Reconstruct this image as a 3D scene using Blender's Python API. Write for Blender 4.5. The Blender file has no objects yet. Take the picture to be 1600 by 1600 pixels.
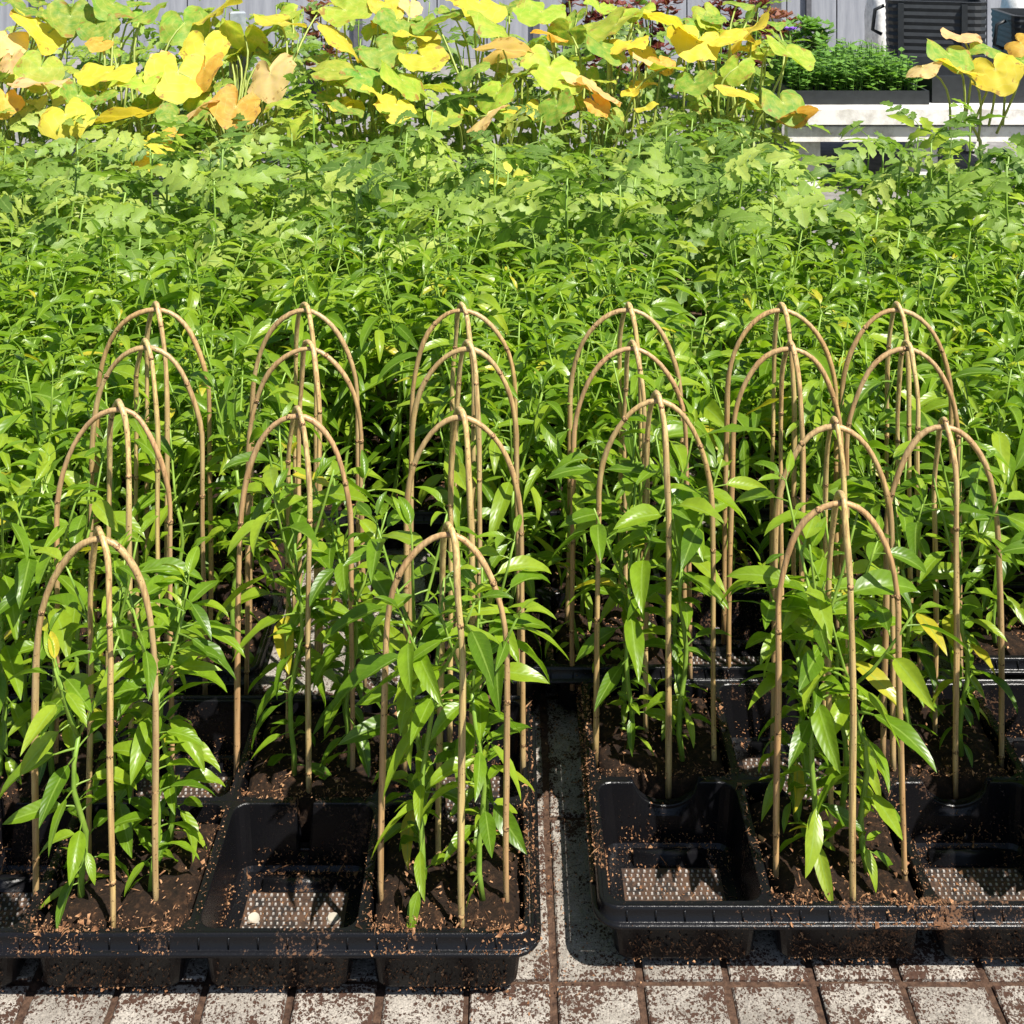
import bpy, math, random
from mathutils import Vector, Matrix, noise

# ------------------------------------------------------------------ camera, sky, sun, exposure
scene = bpy.context.scene
COL = scene.collection
H = 0.987            # camera height above the paving (m)
F = 1900.0           # focal length in photograph pixels (1600 px wide)
HZ = -168.0          # pixel row of the horizon
cam_d = bpy.data.cameras.new('camera')
cam_d.sensor_width = 36.0
cam_d.lens = F / 1600.0 * 36.0
cam_d.shift_y = -(800.0 - HZ) / 1600.0
cam_d.clip_start = 0.02
cam_d.clip_end = 400.0
cam = bpy.data.objects.new('camera', cam_d)
cam.location = (0, 0, H)
cam.rotation_euler = (math.radians(90), 0, 0)
COL.objects.link(cam)
scene.camera = cam

SUN = Vector((0.46, -0.50, 1.10)).normalized()
SUN_EL = math.asin(SUN.z)
SUN_AZ = math.atan2(SUN.x, SUN.y)
world = bpy.data.worlds.new('World')
scene.world = world
world.use_nodes = True
wn = world.node_tree
wn.nodes.clear()
sky = wn.nodes.new('ShaderNodeTexSky')
sky.sky_type = 'NISHITA'
sky.sun_disc = False
sky.sun_elevation = SUN_EL
sky.sun_rotation = SUN_AZ
bg = wn.nodes.new('ShaderNodeBackground')
bg.inputs[1].default_value = 0.062
wo = wn.nodes.new('ShaderNodeOutputWorld')
wn.links.new(sky.outputs[0], bg.inputs[0])
wn.links.new(bg.outputs[0], wo.inputs[0])
sun_d = bpy.data.lights.new('sun', 'SUN')
sun_d.energy = 4.6
sun_d.angle = math.radians(0.5)
sun_d.color = (1.0, 0.955, 0.88)
sun_o = bpy.data.objects.new('sun', sun_d)
sun_o.rotation_euler = SUN.to_track_quat('Z', 'Y').to_euler()
sun_o.location = (3, -2, 5)
COL.objects.link(sun_o)
scene.view_settings.view_transform = 'Standard'
scene.view_settings.look = 'None'
scene.view_settings.exposure = 1.02
scene.view_settings.gamma = 1.0
scene.render.engine = 'CYCLES'
scene.cycles.max_bounces = 4
scene.cycles.diffuse_bounces = 2
scene.cycles.glossy_bounces = 2
scene.cycles.transmission_bounces = 3
scene.cycles.use_adaptive_sampling = True
scene.cycles.adaptive_threshold = 0.02
scene.cycles.caustics_reflective = False
scene.cycles.caustics_refractive = False

# ------------------------------------------------------------------ helpers
R = random.Random(11)
U = R.uniform


def P(x, y, Y):
    """photograph pixel + known distance -> point"""
    return Vector(((x - 800.0) / F * Y, Y, H - (y - HZ) / F * Y))


def on_z(x, y, z):
    Y = (H - z) * F / (y - HZ)
    return Vector(((x - 800.0) / F * Y, Y, z))


class MB:
    def __init__(s):
        s.v, s.f, s.uv, s.mi = [], [], [], []

    def add(s, vs, fs, uvs=None, mi=0):
        b = len(s.v)
        s.v += [tuple(p) for p in vs]
        for f in fs:
            s.f.append(tuple(i + b for i in f))
            s.mi.append(mi)
        s.uv += (uvs if uvs else [(0.5, 0.5)] * len(vs))

    def box(s, x0, x1, y0, y1, z0, z1, bev=0.0, mi=0):
        if bev <= 0:
            v = [(x, y, z) for z in (z0, z1) for y in (y0, y1) for x in (x0, x1)]
            s.add(v, [(0, 2, 3, 1), (4, 5, 7, 6), (0, 1, 5, 4), (2, 6, 7, 3), (0, 4, 6, 2), (1, 3, 7, 5)], None, mi)
        else:
            b = bev
            lo = [(x0, y0, z0), (x1, y0, z0), (x1, y1, z0), (x0, y1, z0)]
            mid = [(x0, y0, z1 - b), (x1, y0, z1 - b), (x1, y1, z1 - b), (x0, y1, z1 - b)]
            hi = [(x0 + b, y0 + b, z1), (x1 - b, y0 + b, z1), (x1 - b, y1 - b, z1), (x0 + b, y1 - b, z1)]
            fs = [(8, 9, 10, 11)]
            for k in range(4):
                j = (k + 1) % 4
                fs += [(k, j, 4 + j, 4 + k), (4 + k, 4 + j, 8 + j, 8 + k)]
            s.add(lo + mid + hi, fs, None, mi)

    def tube(s, pts, rad, n=6, mi=0, cap=True):
        pts = [Vector(p) for p in pts]
        m = len(pts)
        rads = rad if isinstance(rad, (list, tuple)) else [rad] * m
        t0 = (pts[1] - pts[0]).normalized()
        ref = Vector((0, 1, 0)) if abs(t0.y) < 0.9 else Vector((1, 0, 0))
        a = t0.cross(ref).normalized()
        vs, uvs, fs = [], [], []
        ln = 0.0
        for i, p in enumerate(pts):
            t = (pts[min(i + 1, m - 1)] - pts[max(i - 1, 0)]).normalized()
            a = (a - t * a.dot(t)).normalized()
            b = t.cross(a)
            if i:
                ln += (p - pts[i - 1]).length
            for k in range(n):
                an = 2 * math.pi * k / n
                vs.append(p + (a * math.cos(an) + b * math.sin(an)) * rads[i])
                uvs.append((0.5, ln))
        for i in range(m - 1):
            for k in range(n):
                j = (k + 1) % n
                fs.append((i * n + k, i * n + j, (i + 1) * n + j, (i + 1) * n + k))
        if cap:
            fs.append(tuple(range(n - 1, -1, -1)))
            fs.append(tuple((m - 1) * n + k for k in range(n)))
        s.add(vs, fs, uvs, mi)

    def chip(s, c, r):
        if R.random() < .14:                     # a short fibre
            a, ln, w = U(0, 6.283), r * U(3, 7), r * .28
            dx, dy, dz = math.cos(a) * ln, math.sin(a) * ln, U(-.1, .5) * ln
            x, y, z = c
            vs = [(x - dx / 2, y - dy / 2, z), (x + w, y - w, z + dz * .5 + w), (x - w, y + w, z + dz * .5), (x + dx / 2, y + dy / 2, z + dz)]
        else:
            vs = []
            st = U(.7, 1.4)
            a = U(0, 6.283)
            ca, sa = math.cos(a), math.sin(a)
            for k in range(4):
                th, ph = U(0, 6.283), U(-1, 1)
                q = math.sqrt(1 - ph * ph)
                x, y = r * q * math.cos(th) * st, r * q * math.sin(th)
                vs.append((c[0] + x * ca - y * sa, c[1] + x * sa + y * ca, c[2] + r * ph * .8))
        s.add(vs, [(0, 1, 2), (0, 2, 3), (0, 3, 1), (1, 3, 2)])

    def mesh(s, name, mats, smooth=False):
        me = bpy.data.meshes.new(name)
        me.from_pydata(s.v, [], s.f)
        for m in (mats if isinstance(mats, (list, tuple)) else [mats]):
            me.materials.append(m)
        if any(s.mi):
            me.polygons.foreach_set('material_index', s.mi)
        uvl = me.uv_layers.new(name='UVMap')
        li = [0] * len(me.loops)
        me.loops.foreach_get('vertex_index', li)
        flat = []
        for i in li:
            flat += s.uv[i]
        uvl.data.foreach_set('uv', flat)
        if smooth:
            me.polygons.foreach_set('use_smooth', [True] * len(me.polygons))
        me.update()
        return me


def put(name, data, parent=None, mat=None, color=None):
    o = bpy.data.objects.new(name, data)
    COL.objects.link(o)
    if parent is not None:
        o.parent = parent
    if mat is not None:
        o.matrix_basis = mat
    if color is not None:
        o.color = (color[0], color[1], color[2], 1)
    return o


def tag(o, label=None, cat=None, group=None, kind=None):
    if label:
        o['label'] = label
    if cat:
        o['category'] = cat
    if group:
        o['group'] = group
    if kind:
        o['kind'] = kind
    return o


def root(name, loc, label, cat, group=None):
    o = bpy.data.objects.new(name, None)
    o.empty_display_size = 0.02
    o.location = loc
    COL.objects.link(o)
    return tag(o, label, cat, group)


def trs(loc, yaw=0.0, pitch=0.0, roll=0.0, s=1.0):
    return (Matrix.Translation(loc) @ Matrix.Rotation(yaw, 4, 'Z') @ Matrix.Rotation(-pitch, 4, 'Y')
            @ Matrix.Rotation(roll, 4, 'X') @ Matrix.Scale(s, 4))


# ------------------------------------------------------------------ materials
class NT:
    def __init__(s, name):
        s.m = bpy.data.materials.new(name)
        s.m.use_nodes = True
        s.t = s.m.node_tree
        s.t.nodes.clear()
        s.out = s.n('ShaderNodeOutputMaterial')

    def n(s, typ, **kw):
        nd = s.t.nodes.new(typ)
        for k, v in kw.items():
            setattr(nd, k, v)
        return nd

    def l(s, a, b):
        s.t.links.new(a, b)

    def math(s, op, a, b=None, clamp=False):
        nd = s.n('ShaderNodeMath', operation=op)
        nd.use_clamp = clamp
        for i, x in enumerate((a, b)):
            if x is None:
                continue
            if isinstance(x, (int, float)):
                nd.inputs[i].default_value = x
            else:
                s.l(x, nd.inputs[i])
        return nd.outputs[0]

    def noise(s, scale, detail=3.0, rough=0.55, vec=None, w=None):
        nd = s.n('ShaderNodeTexNoise')
        if w is not None:
            nd.noise_dimensions = '4D'
            s.l(w, nd.inputs['W'])
        nd.inputs['Scale'].default_value = scale
        nd.inputs['Detail'].default_value = detail
        nd.inputs['Roughness'].default_value = rough
        if vec is not None:
            s.l(vec, nd.inputs['Vector'])
        return nd.outputs['Fac']

    def ramp(s, fac, stops):
        nd = s.n('ShaderNodeValToRGB')
        el = nd.color_ramp.elements
        while len(el) < len(stops):
            el.new(0.5)
        for e, (p, c) in zip(el, stops):
            e.position = p
            e.color = (c, c, c, 1) if isinstance(c, (int, float)) else (c[0], c[1], c[2], 1)
        s.l(fac, nd.inputs[0])
        return nd.outputs[0]

    def mix(s, fac, a, b, blend='MIX'):
        nd = s.n('ShaderNodeMix', data_type='RGBA', blend_type=blend)
        if isinstance(fac, (int, float)):
            nd.inputs[0].default_value = fac
        else:
            s.l(fac, nd.inputs[0])
        for i, x in ((6, a), (7, b)):
            if isinstance(x, (tuple, list)):
                nd.inputs[i].default_value = (x[0], x[1], x[2], 1)
            else:
                s.l(x, nd.inputs[i])
        return nd.outputs[2]

    def bsdf(s, col, rough=0.6, spec=0.5, bump=None, bd=0.002, bs=0.5):
        p = s.n('ShaderNodeBsdfPrincipled')
        if isinstance(col, (tuple, list)):
            p.inputs['Base Color'].default_value = (col[0], col[1], col[2], 1)
        else:
            s.l(col, p.inputs['Base Color'])
        if isinstance(rough, (int, float)):
            p.inputs['Roughness'].default_value = rough
        else:
            s.l(rough, p.inputs['Roughness'])
        p.inputs['Specular IOR Level'].default_value = spec
        if bump is not None:
            b = s.n('ShaderNodeBump')
            b.inputs['Strength'].default_value = bs
            b.inputs['Distance'].default_value = bd
            s.l(bump, b.inputs['Height'])
            s.l(b.outputs[0], p.inputs['Normal'])
        return p

    def done(s, sh):
        s.l(sh, s.out.inputs['Surface'])
        return s.m


def leaf_material(name, cols, vein, rough=0.38, trans=0.35, use_obj=False, vein_w=0.045, spec=0.5):
    k = NT(name)
    info = k.n('ShaderNodeObjectInfo')
    tc = k.n('ShaderNodeTexCoord')
    uv = k.n('ShaderNodeSeparateXYZ')
    k.l(tc.outputs['UV'], uv.inputs[0])
    nz = k.noise(7.0, 2, 0.6, tc.outputs['Object'], info.outputs['Random'])
    if use_obj:
        base = k.mix(k.ramp(nz, [(0.35, 0.0), (0.7, 0.55)]), info.outputs['Color'], cols[0])
        base = k.mix(0.25, base, info.outputs['Color'])
        brn = k.math('MULTIPLY', k.math('GREATER_THAN', uv.outputs[1], .30), k.ramp(k.noise(5.0, 3, .7, tc.outputs['Object'], info.outputs['Random']), [(.56, 0.0), (.62, .8)]))
        base = k.mix(brn, base, (.30, .15, .04))
    else:
        base = k.ramp(info.outputs['Random'], [(.97 * i / max(1, len(cols) - 1), c) for i, c in enumerate(cols)] + [(.99, (.46, .40, .03) if name == 'pepper_leaf' else cols[-1])])
        hs = k.n('ShaderNodeHueSaturation')
        k.l(base, hs.inputs['Color'])
        k.l(k.math('ADD', k.math('MULTIPLY', nz, 0.7), 0.65), hs.inputs['Value'])
        base = hs.outputs[0]
    # midrib and side veins from the blade's own coordinates
    d = k.math('ABSOLUTE', k.math('SUBTRACT', uv.outputs[0], 0.5))
    mid = k.math('LESS_THAN', d, vein_w)
    side = k.math('SINE', k.math('MULTIPLY', k.math('SUBTRACT', uv.outputs[1], k.math('MULTIPLY', d, 0.42)), 58.0))
    vn = k.math('MAXIMUM', mid, k.math('MULTIPLY', k.math('GREATER_THAN', side, 0.95), 0.22))
    col = k.mix(k.math('MULTIPLY', vn, 0.55), base, vein)
    hgt = k.math('ADD', k.math('MULTIPLY', side, 0.10), k.math('MULTIPLY', mid, -1.0))
    p = k.bsdf(col, rough, spec, hgt, 0.0010, 0.4)
    tr = k.n('ShaderNodeBsdfTranslucent')
    tcol = k.mix(0.6, col, (0.75, 0.85, 0.12) if not use_obj else (0.95, 0.80, 0.25), 'MULTIPLY')
    br = k.n('ShaderNodeBrightContrast')
    k.l(tcol, br.inputs[0])
    hs2 = k.n('ShaderNodeHueSaturation')
    k.l(tcol, hs2.inputs['Color'])
    hs2.inputs['Value'].default_value = 2.1
    k.l(hs2.outputs[0], tr.inputs[0])
    ms = k.n('ShaderNodeMixShader')
    ms.inputs[0].default_value = trans
    k.l(p.outputs[0], ms.inputs[1])
    k.l(tr.outputs[0], ms.inputs[2])
    return k.done(ms.outputs[0])


M = {}
M['pepper_leaf'] = leaf_material('pepper_leaf', [(0.074, 0.152, 0.007), (0.124, 0.224, 0.010), (0.182, 0.290, 0.014), (0.265, 0.355, 0.024)],
                                 (0.26, 0.38, 0.07), 0.34, 0.40, spec=0.45)
M['tomato_leaf'] = leaf_material('tomato_leaf', [(0.085, 0.155, 0.028), (0.145, 0.240, 0.038), (0.230, 0.330, 0.055), (0.360, 0.430, 0.090)],
                                 (0.26, 0.36, 0.10), 0.5, 0.40, spec=0.4)
M['pumpkin_leaf'] = leaf_material('pumpkin_leaf', [(0.62, 0.50, 0.10)], (0.66, 0.66, 0.28), 0.6, 0.34, True, 0.012, 0.3)
M['red_leaf'] = leaf_material('red_leaf', [(0.10, 0.012, 0.02), (0.16, 0.03, 0.03), (0.20, 0.07, 0.04)], (0.3, 0.2, 0.06), 0.45, 0.2)
M['seedling_leaf'] = leaf_material('seedling_leaf', [(0.09, 0.20, 0.03), (0.14, 0.27, 0.04)], (0.12, 0.25, 0.06), 0.5, 0.3)


def simple(name, fn):
    k = NT(name)
    M[name] = k.done(fn(k).outputs[0])


def f_stem(k):
    tc = k.n('ShaderNodeTexCoord')
    c = k.ramp(k.noise(30, 3, .6, tc.outputs['Object']), [(0.3, (0.12, 0.22, 0.025)), (0.7, (0.24, 0.36, 0.05))])
    return k.bsdf(c, 0.45, 0.4)


def f_plastic(k):
    tc = k.n('ShaderNodeTexCoord')
    geo = k.n('ShaderNodeNewGeometry')
    fine = k.noise(330, 4, 0.7, geo.outputs['Position'])
    big = k.noise(14, 4, 0.65, geo.outputs['Position'])
    m = k.ramp(k.math('ADD', k.math('MULTIPLY', fine, 0.55), k.math('MULTIPLY', big, 0.55)), [(0.63, 0.0), (0.67, 1.0)])
    dust = k.ramp(big, [(0.50, 0.0), (0.9, 0.15)])
    c = k.mix(dust, (0.005, 0.005, 0.006), (0.028, 0.019, 0.013))
    c = k.mix(m, c, (0.115, 0.058, 0.030))
    rg = k.math('ADD', 0.24, k.math('MULTIPLY', m, 0.6))
    return k.bsdf(c, rg, 0.24, k.math('ADD', k.math('MULTIPLY', m, 1.0), fine), 0.0010, 0.35)


def f_grid(k):
    geo = k.n('ShaderNodeNewGeometry')
    c = k.ramp(k.noise(90, 4, .7, geo.outputs['Position']), [(0.40, (0.016, 0.013, 0.012)), (0.58, (0.075, 0.042, 0.026))])
    return k.bsdf(c, 0.6, 0.4)


def f_soil(k):
    geo = k.n('ShaderNodeNewGeometry')
    n1 = k.noise(110, 6, 0.75, geo.outputs['Position'])
    c = k.ramp(n1, [(0.3, (0.006, 0.004, 0.003)), (0.52, (0.022, 0.012, 0.007)), (0.72, (0.080, 0.040, 0.020))])
    return k.bsdf(c, 0.95, 0.2, n1, 0.006, 1.0)


def f_crumb(k):
    geo = k.n('ShaderNodeNewGeometry')
    c = k.ramp(k.noise(160, 2, .5, geo.outputs['Position']), [(0.3, (0.085, 0.037, 0.017)), (0.5, (0.24, 0.115, 0.055)), (0.7, (0.44, 0.25, 0.13))])
    return k.bsdf(c, 0.9, 0.2)


def f_paver(k):
    geo = k.n('ShaderNodeNewGeometry')
    info = k.n('ShaderNodeObjectInfo')
    pos = geo.outputs['Position']
    tc = k.n('ShaderNodeTexCoord')
    sep = k.n('ShaderNodeSeparateXYZ')
    k.l(tc.outputs['Object'], sep.inputs[0])
    ex = k.math('DIVIDE', k.math('ABSOLUTE', sep.outputs[0]), 0.037)
    ey = k.math('DIVIDE', k.math('ABSOLUTE', sep.outputs[1]), 0.095)
    edge = k.math('POWER', k.math('MAXIMUM', ex, ey), 5.0)
    base = k.ramp(k.noise(35, 5, .65, pos), [(0.3, (0.235, 0.21, 0.178)), (0.7, (0.39, 0.355, 0.31))])
    grain = k.ramp(k.noise(700, 2, .5, pos), [(0.35, 0.72), (0.65, 1.1)])
    base = k.mix(1.0, base, grain, 'MULTIPLY')
    hs = k.n('ShaderNodeHueSaturation')
    k.l(base, hs.inputs['Color'])
    k.l(k.math('ADD', .78, k.math('MULTIPLY', info.outputs['Random'], .32)), hs.inputs['Value'])
    base = hs.outputs[0]
    lg = k.noise(26, 4, 0.65, pos)
    wob = k.n('ShaderNodeVectorMath', operation='MULTIPLY_ADD')
    nv = k.n('ShaderNodeTexNoise')
    nv.inputs['Scale'].default_value = 500
    k.l(pos, nv.inputs['Vector'])
    k.l(nv.outputs['Color'], wob.inputs[0])
    wob.inputs[1].default_value = (.004, .004, .004)
    k.l(pos, wob.inputs[2])
    thr = k.math('ADD', k.math('MULTIPLY', k.math('SUBTRACT', lg, .47), 1.5), k.math('ADD', k.math('MULTIPLY', edge, .22), k.math('MULTIPLY', info.outputs['Random'], .12)))
    msk = None
    sp = None
    for sc, off in ((240, .20), (520, .26)):
        vo = k.n('ShaderNodeTexVoronoi')
        vo.inputs['Scale'].default_value = sc
        k.l(wob.outputs[0], vo.inputs['Vector'])
        sep2 = k.n('ShaderNodeSeparateColor')
        k.l(vo.outputs['Color'], sep2.inputs[0])
        lim = k.math('MULTIPLY', k.math('ADD', thr, off), k.math('ADD', .35, k.math('MULTIPLY', sep2.outputs[0], 1.1)))
        one = k.ramp(k.math('SUBTRACT', lim, vo.outputs['Distance']), [(0.0, 0.0), (0.10, 1.0)])
        msk = one if msk is None else k.math('MAXIMUM', msk, one)
        sp = vo.outputs['Distance'] if sp is None else sp
    c = k.mix(msk, base, (0.055, 0.028, 0.018))
    return k.bsdf(c, 0.9, 0.25, k.math('ADD', sp, msk), 0.002, 0.6)


def f_joint(k):
    geo = k.n('ShaderNodeNewGeometry')
    n1 = k.noise(160, 5, .7, geo.outputs['Position'])
    c = k.ramp(n1, [(0.35, (0.030, 0.017, 0.012)), (0.7, (0.12, 0.070, 0.045))])
    return k.bsdf(c, 0.95, 0.2, n1, 0.003, 0.8)


def f_ground(k):
    geo = k.n('ShaderNodeNewGeometry')
    n1 = k.noise(20, 7, .7, geo.outputs['Position'])
    c = k.ramp(n1, [(0.3, (0.13, 0.125, 0.12)), (0.7, (0.27, 0.26, 0.25))])
    return k.bsdf(c, 0.95, 0.2, n1, 0.01, 0.5)


def f_bamboo(k):
    tc = k.n('ShaderNodeTexCoord')
    info = k.n('ShaderNodeObjectInfo')
    uv = k.n('ShaderNodeSeparateXYZ')
    k.l(tc.outputs['UV'], uv.inputs[0])
    mp = k.n('ShaderNodeMapping')
    k.l(tc.outputs['Object'], mp.inputs[0])
    mp.inputs['Scale'].default_value = (400, 400, 18)
    st = k.noise(1.0, 3, .6, mp.outputs[0])
    lg = k.noise(22, 3, .6, tc.outputs['Object'])
    c = k.mix(k.ramp(st, [(0.36, 0.0), (0.66, 0.9)]), info.outputs['Color'], (0.25, 0.140, 0.060))
    c = k.mix(k.ramp(lg, [(0.45, 0.0), (0.75, 0.35)]), c, (0.42, 0.36, 0.20))
    sp = k.ramp(k.noise(420, 2, .5, tc.outputs['Object']), [(0.655, 0.0), (0.70, 0.8)])
    c = k.mix(sp, c, (0.07, 0.035, 0.015))
    return k.bsdf(c, 0.42, 0.4, st, 0.0006, 0.4)


def f_node(k):
    tc = k.n('ShaderNodeTexCoord')
    c = k.ramp(k.noise(500, 3, .7, tc.outputs['Object']), [(0.44, (0.06, 0.030, 0.014)), (0.54, (0.44, 0.27, 0.12))])
    return k.bsdf(c, 0.6, 0.3)


def f_wall(k):
    geo = k.n('ShaderNodeNewGeometry')
    mp = k.n('ShaderNodeMapping')
    k.l(geo.outputs['Position'], mp.inputs[0])
    mp.inputs['Scale'].default_value = (9, 9, 0.8)
    n1 = k.noise(3, 5, .65, mp.outputs[0])
    c = k.ramp(n1, [(0.3, (0.22, 0.23, 0.26)), (0.7, (0.34, 0.35, 0.38))])
    return k.bsdf(c, 0.7, 0.3, n1, 0.004, 0.3)


def f_white(k):
    geo = k.n('ShaderNodeNewGeometry')
    n1 = k.noise(12, 6, .7, geo.outputs['Position'])
    c = k.ramp(n1, [(0.33, (0.42, 0.39, 0.35)), (0.55, (0.74, 0.72, 0.69))])
    return k.bsdf(c, 0.7, 0.3, n1, 0.002, 0.3)


def flat(name, c, r=0.6):
    def fn(k):
        geo = k.n('ShaderNodeNewGeometry')
        n1 = k.noise(40, 4, .6, geo.outputs['Position'])
        cc = k.ramp(n1, [(0.3, tuple(x * .75 for x in c)), (0.7, tuple(min(1, x * 1.2) for x in c))])
        return k.bsdf(cc, r, 0.4, n1, 0.002, 0.2)
    simple(name, fn)


for nm, fn in (('stem', f_stem), ('plastic', f_plastic), ('grid', f_grid), ('soil', f_soil), ('crumb', f_crumb), ('paver', f_paver),
               ('joint', f_joint), ('ground', f_ground), ('bamboo', f_bamboo), ('node', f_node), ('wall', f_wall), ('white', f_white)):
    simple(nm, fn)
flat('bin_black', (0.020, 0.023, 0.026), 0.5)
flat('metal_grey', (0.26, 0.29, 0.34), 0.4)
flat('dark_grey', (0.10, 0.10, 0.11), 0.6)
flat('pot_brown', (0.16, 0.075, 0.04), 0.8)
flat('stalk', (0.28, 0.34, 0.07), 0.5)
flat('stud', (0.34, 0.32, 0.30), 0.35)
flat('purple', (0.20, 0.08, 0.45), 0.6)
flat('button', (0.42, 0.38, 0.31), 0.7)
flat('petal', (0.70, 0.62, 0.08), 0.5)
flat('bag_white', (0.72, 0.71, 0.68), 0.5)
flat('bag_blue', (0.15, 0.38, 0.55), 0.5)

# ------------------------------------------------------------------ ground and paving
mb = MB()
mb.add([(-40, -3, -0.012), (40, -3, -0.012), (40, 60, -0.012), (-40, 60, -0.012)], [(0, 1, 2, 3)])
g = put('ground', mb.mesh('ground', M['ground']))
tag(g, 'pale grey gritty ground running back under the plants', 'ground', kind='structure')

PX, PY = 0.0785, 0.196
JX, JY = 0.038, 1.104
mb = MB()
mb.add([(-1.6, 0.5, -0.005), (1.6, 0.5, -0.005), (1.6, 3.2, -0.005), (-1.6, 3.2, -0.005)], [(0, 1, 2, 3)])
paving = put('paving', mb.mesh('joint_fill', M['joint']))
tag(paving, 'narrow pale concrete pavers with brown dirt in the joints', 'paving', kind='structure')
pm = []
for q in range(5):
    mb = MB()
    hx, hy = PX / 2 - 0.0034 - U(0, .0006), PY / 2 - 0.003 - U(0, .0008)
    mb.box(-hx, hx, -hy, hy, -0.03, 0, 0.0016)
    pm.append(mb.mesh('paver', M['paver']))
for r_ in range(-3, 8):
    for c_ in range(-20, 20):
        y = JY + (r_ + .5) * PY
        x = JX + (c_ + .5) * PX
        if abs(x) > 0.5 * y + .35:
            continue
        m4 = Matrix.Translation((x, y, U(-.0026, .0006))) @ Matrix.Rotation(U(-.010, .010), 4, 'Z') @ Matrix.Rotation(U(-.008, .008), 4, 'X')
        put('paver', pm[R.randrange(5)], paving, m4)

# ------------------------------------------------------------------ trays
CP = 0.150   # cell pitch across
CY = 0.156   # cell pitch in depth
RZ = 0.066   # rim height


def rrect(hx, hy, r, n_side=26, n_arc=4):
    pts = []
    cs = [(hx - r, -hy + r, -90), (hx - r, hy - r, 0), (-hx + r, hy - r, 90), (-hx + r, -hy + r, 180)]
    for i, (cx, cy, a0) in enumerate(cs):
        for k in range(n_arc + 1):
            a = math.radians(a0 + 90 * k / n_arc)
            pts.append((cx + r * math.cos(a), cy + r * math.sin(a)))
        nx, ny, na = cs[(i + 1) % 4]
        a = math.radians(na)
        e = (nx + r * math.cos(a), ny + r * math.sin(a))
        s0 = pts[-1]
        for k in range(1, n_side):
            t = k / n_side
            pts.append((s0[0] + (e[0] - s0[0]) * t, s0[1] + (e[1] - s0[1]) * t))
    return pts


GX, GY0, GY1 = 0.049, -0.050, 0.040     # drainage grid extent in the cell floor


def cell_mesh(notch_back, notch_front, style):
    mb = MB()
    hp = CP / 2
    e = (CY - CP) / 2
    outer = rrect(hp, hp + e, 0.0005)
    op = rrect(0.0712, 0.0712 + e, 0.014)
    wt = rrect(0.0700, 0.0700 + e, 0.014)
    md = rrect(0.0672, 0.0672 + e, 0.014)
    bt = rrect(0.0640, 0.0640 + e, 0.013)
    fl = rrect(0.0612, 0.0612 + e, 0.011)
    tuck = rrect(0.0704, 0.0704 + e, 0.014)
    n = len(outer)

    def dip(p):
        d = 0.0
        w, dep = (0.033, 0.024) if style == 0 else (0.0075, 0.046)
        for on, sg in ((notch_back, 1), (notch_front, -1)):
            if on and sg * p[1] > 0.055:
                t = abs(p[0]) / w
                if t < 1:
                    d = dep * (math.sqrt(1 - t * t) if style == 0 else min(1, (1 - t) * 6))
        return d
    loops = []
    for ring, z, kd in ((outer, RZ - .0006, 1), (op, RZ, 1), (tuck, RZ - .0008, 1), (wt, RZ - .003, 1), (md, 0.034, 0), (bt, 0.0085, 0), (fl, 0.0045, 0)):
        loops.append([(p[0], p[1], (z - dip(p)) if kd else min(z, RZ - .0035 - dip(p))) for p in ring])
    gl = [(max(-GX, min(GX, p[0] * 1.6)), max(GY0, min(GY1, p[1] * 1.6)), 0.004) for p in fl]
    loops.append(gl)
    vs = [p for lp in loops for p in lp]
    fs = []
    for i in range(len(loops) - 1):
        for k in range(n):
            j = (k + 1) % n
            fs.append((i * n + k, i * n + j, (i + 1) * n + j, (i + 1) * n + k))
    mb.add(vs, fs)
    return mb.mesh('cell', M['plastic'], False)


def grid_mesh():
    """floor insert with rows of small studs in a paler grey than the floor"""
    mb = MB()
    mb.box(-GX, GX, GY0, GY1, 0.0028, 0.0041)
    nx, ny = 16, 16
    for j in range(ny):
        y = GY0 + .004 + (GY1 - GY0 - .008) * j / (ny - 1)
        for i in range(nx):
            x = -GX + .004 + (2 * GX - .008) * (i + (.25 if j % 2 else -.25) * .5) / (nx - 1)
            if R.random() < .05 + .5 * max(0, noise.noise((x * 45, y * 45, 3))) or abs(x) > GX - .002:
                continue
            w = .00085 * U(.7, 1.15)
            h = .0041 + .0012
            mb.add([(x - w * 1.3, y - w * 1.3, .0041), (x + w * 1.3, y - w * 1.3, .0041), (x + w * 1.3, y + w * 1.3, .0041), (x - w * 1.3, y + w * 1.3, .0041),
                    (x - w, y - w, h), (x + w, y - w, h), (x + w, y + w, h), (x - w, y + w, h)],
                   [(4, 5, 6, 7), (0, 1, 5, 4), (1, 2, 6, 5), (2, 3, 7, 6), (3, 0, 4, 7)], None, 1)
    return mb.mesh('stud_grid', [M['grid'], M['stud']])


def ledge_mesh(style):
    mb = MB()
    w = 0.036
    y0, y1, z = (0.046, 0.054, 0.0150) if style == 0 else (0.043, 0.053, 0.0125)
    prof = [(y0 - .004, 0.0046), (y0, z - .003), (y0 + .002, z), (y1 - .002, z), (y1, z - .003), (y1 + .004, .0046)]
    vs = []
    for s_, k in ((-1, 1.0), (1, 1.0)):
        vs += [(s_ * w, y, zz) for y, zz in prof]
    n = len(prof)
    fs = [(i, i + 1, n + i + 1, n + i) for i in range(n - 1)] + [tuple(range(n - 1, -1, -1)), tuple(range(n, 2 * n))]
    mb.add(vs, fs)
    return mb.mesh('floor_ledge', M['plastic'], True)


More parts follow.
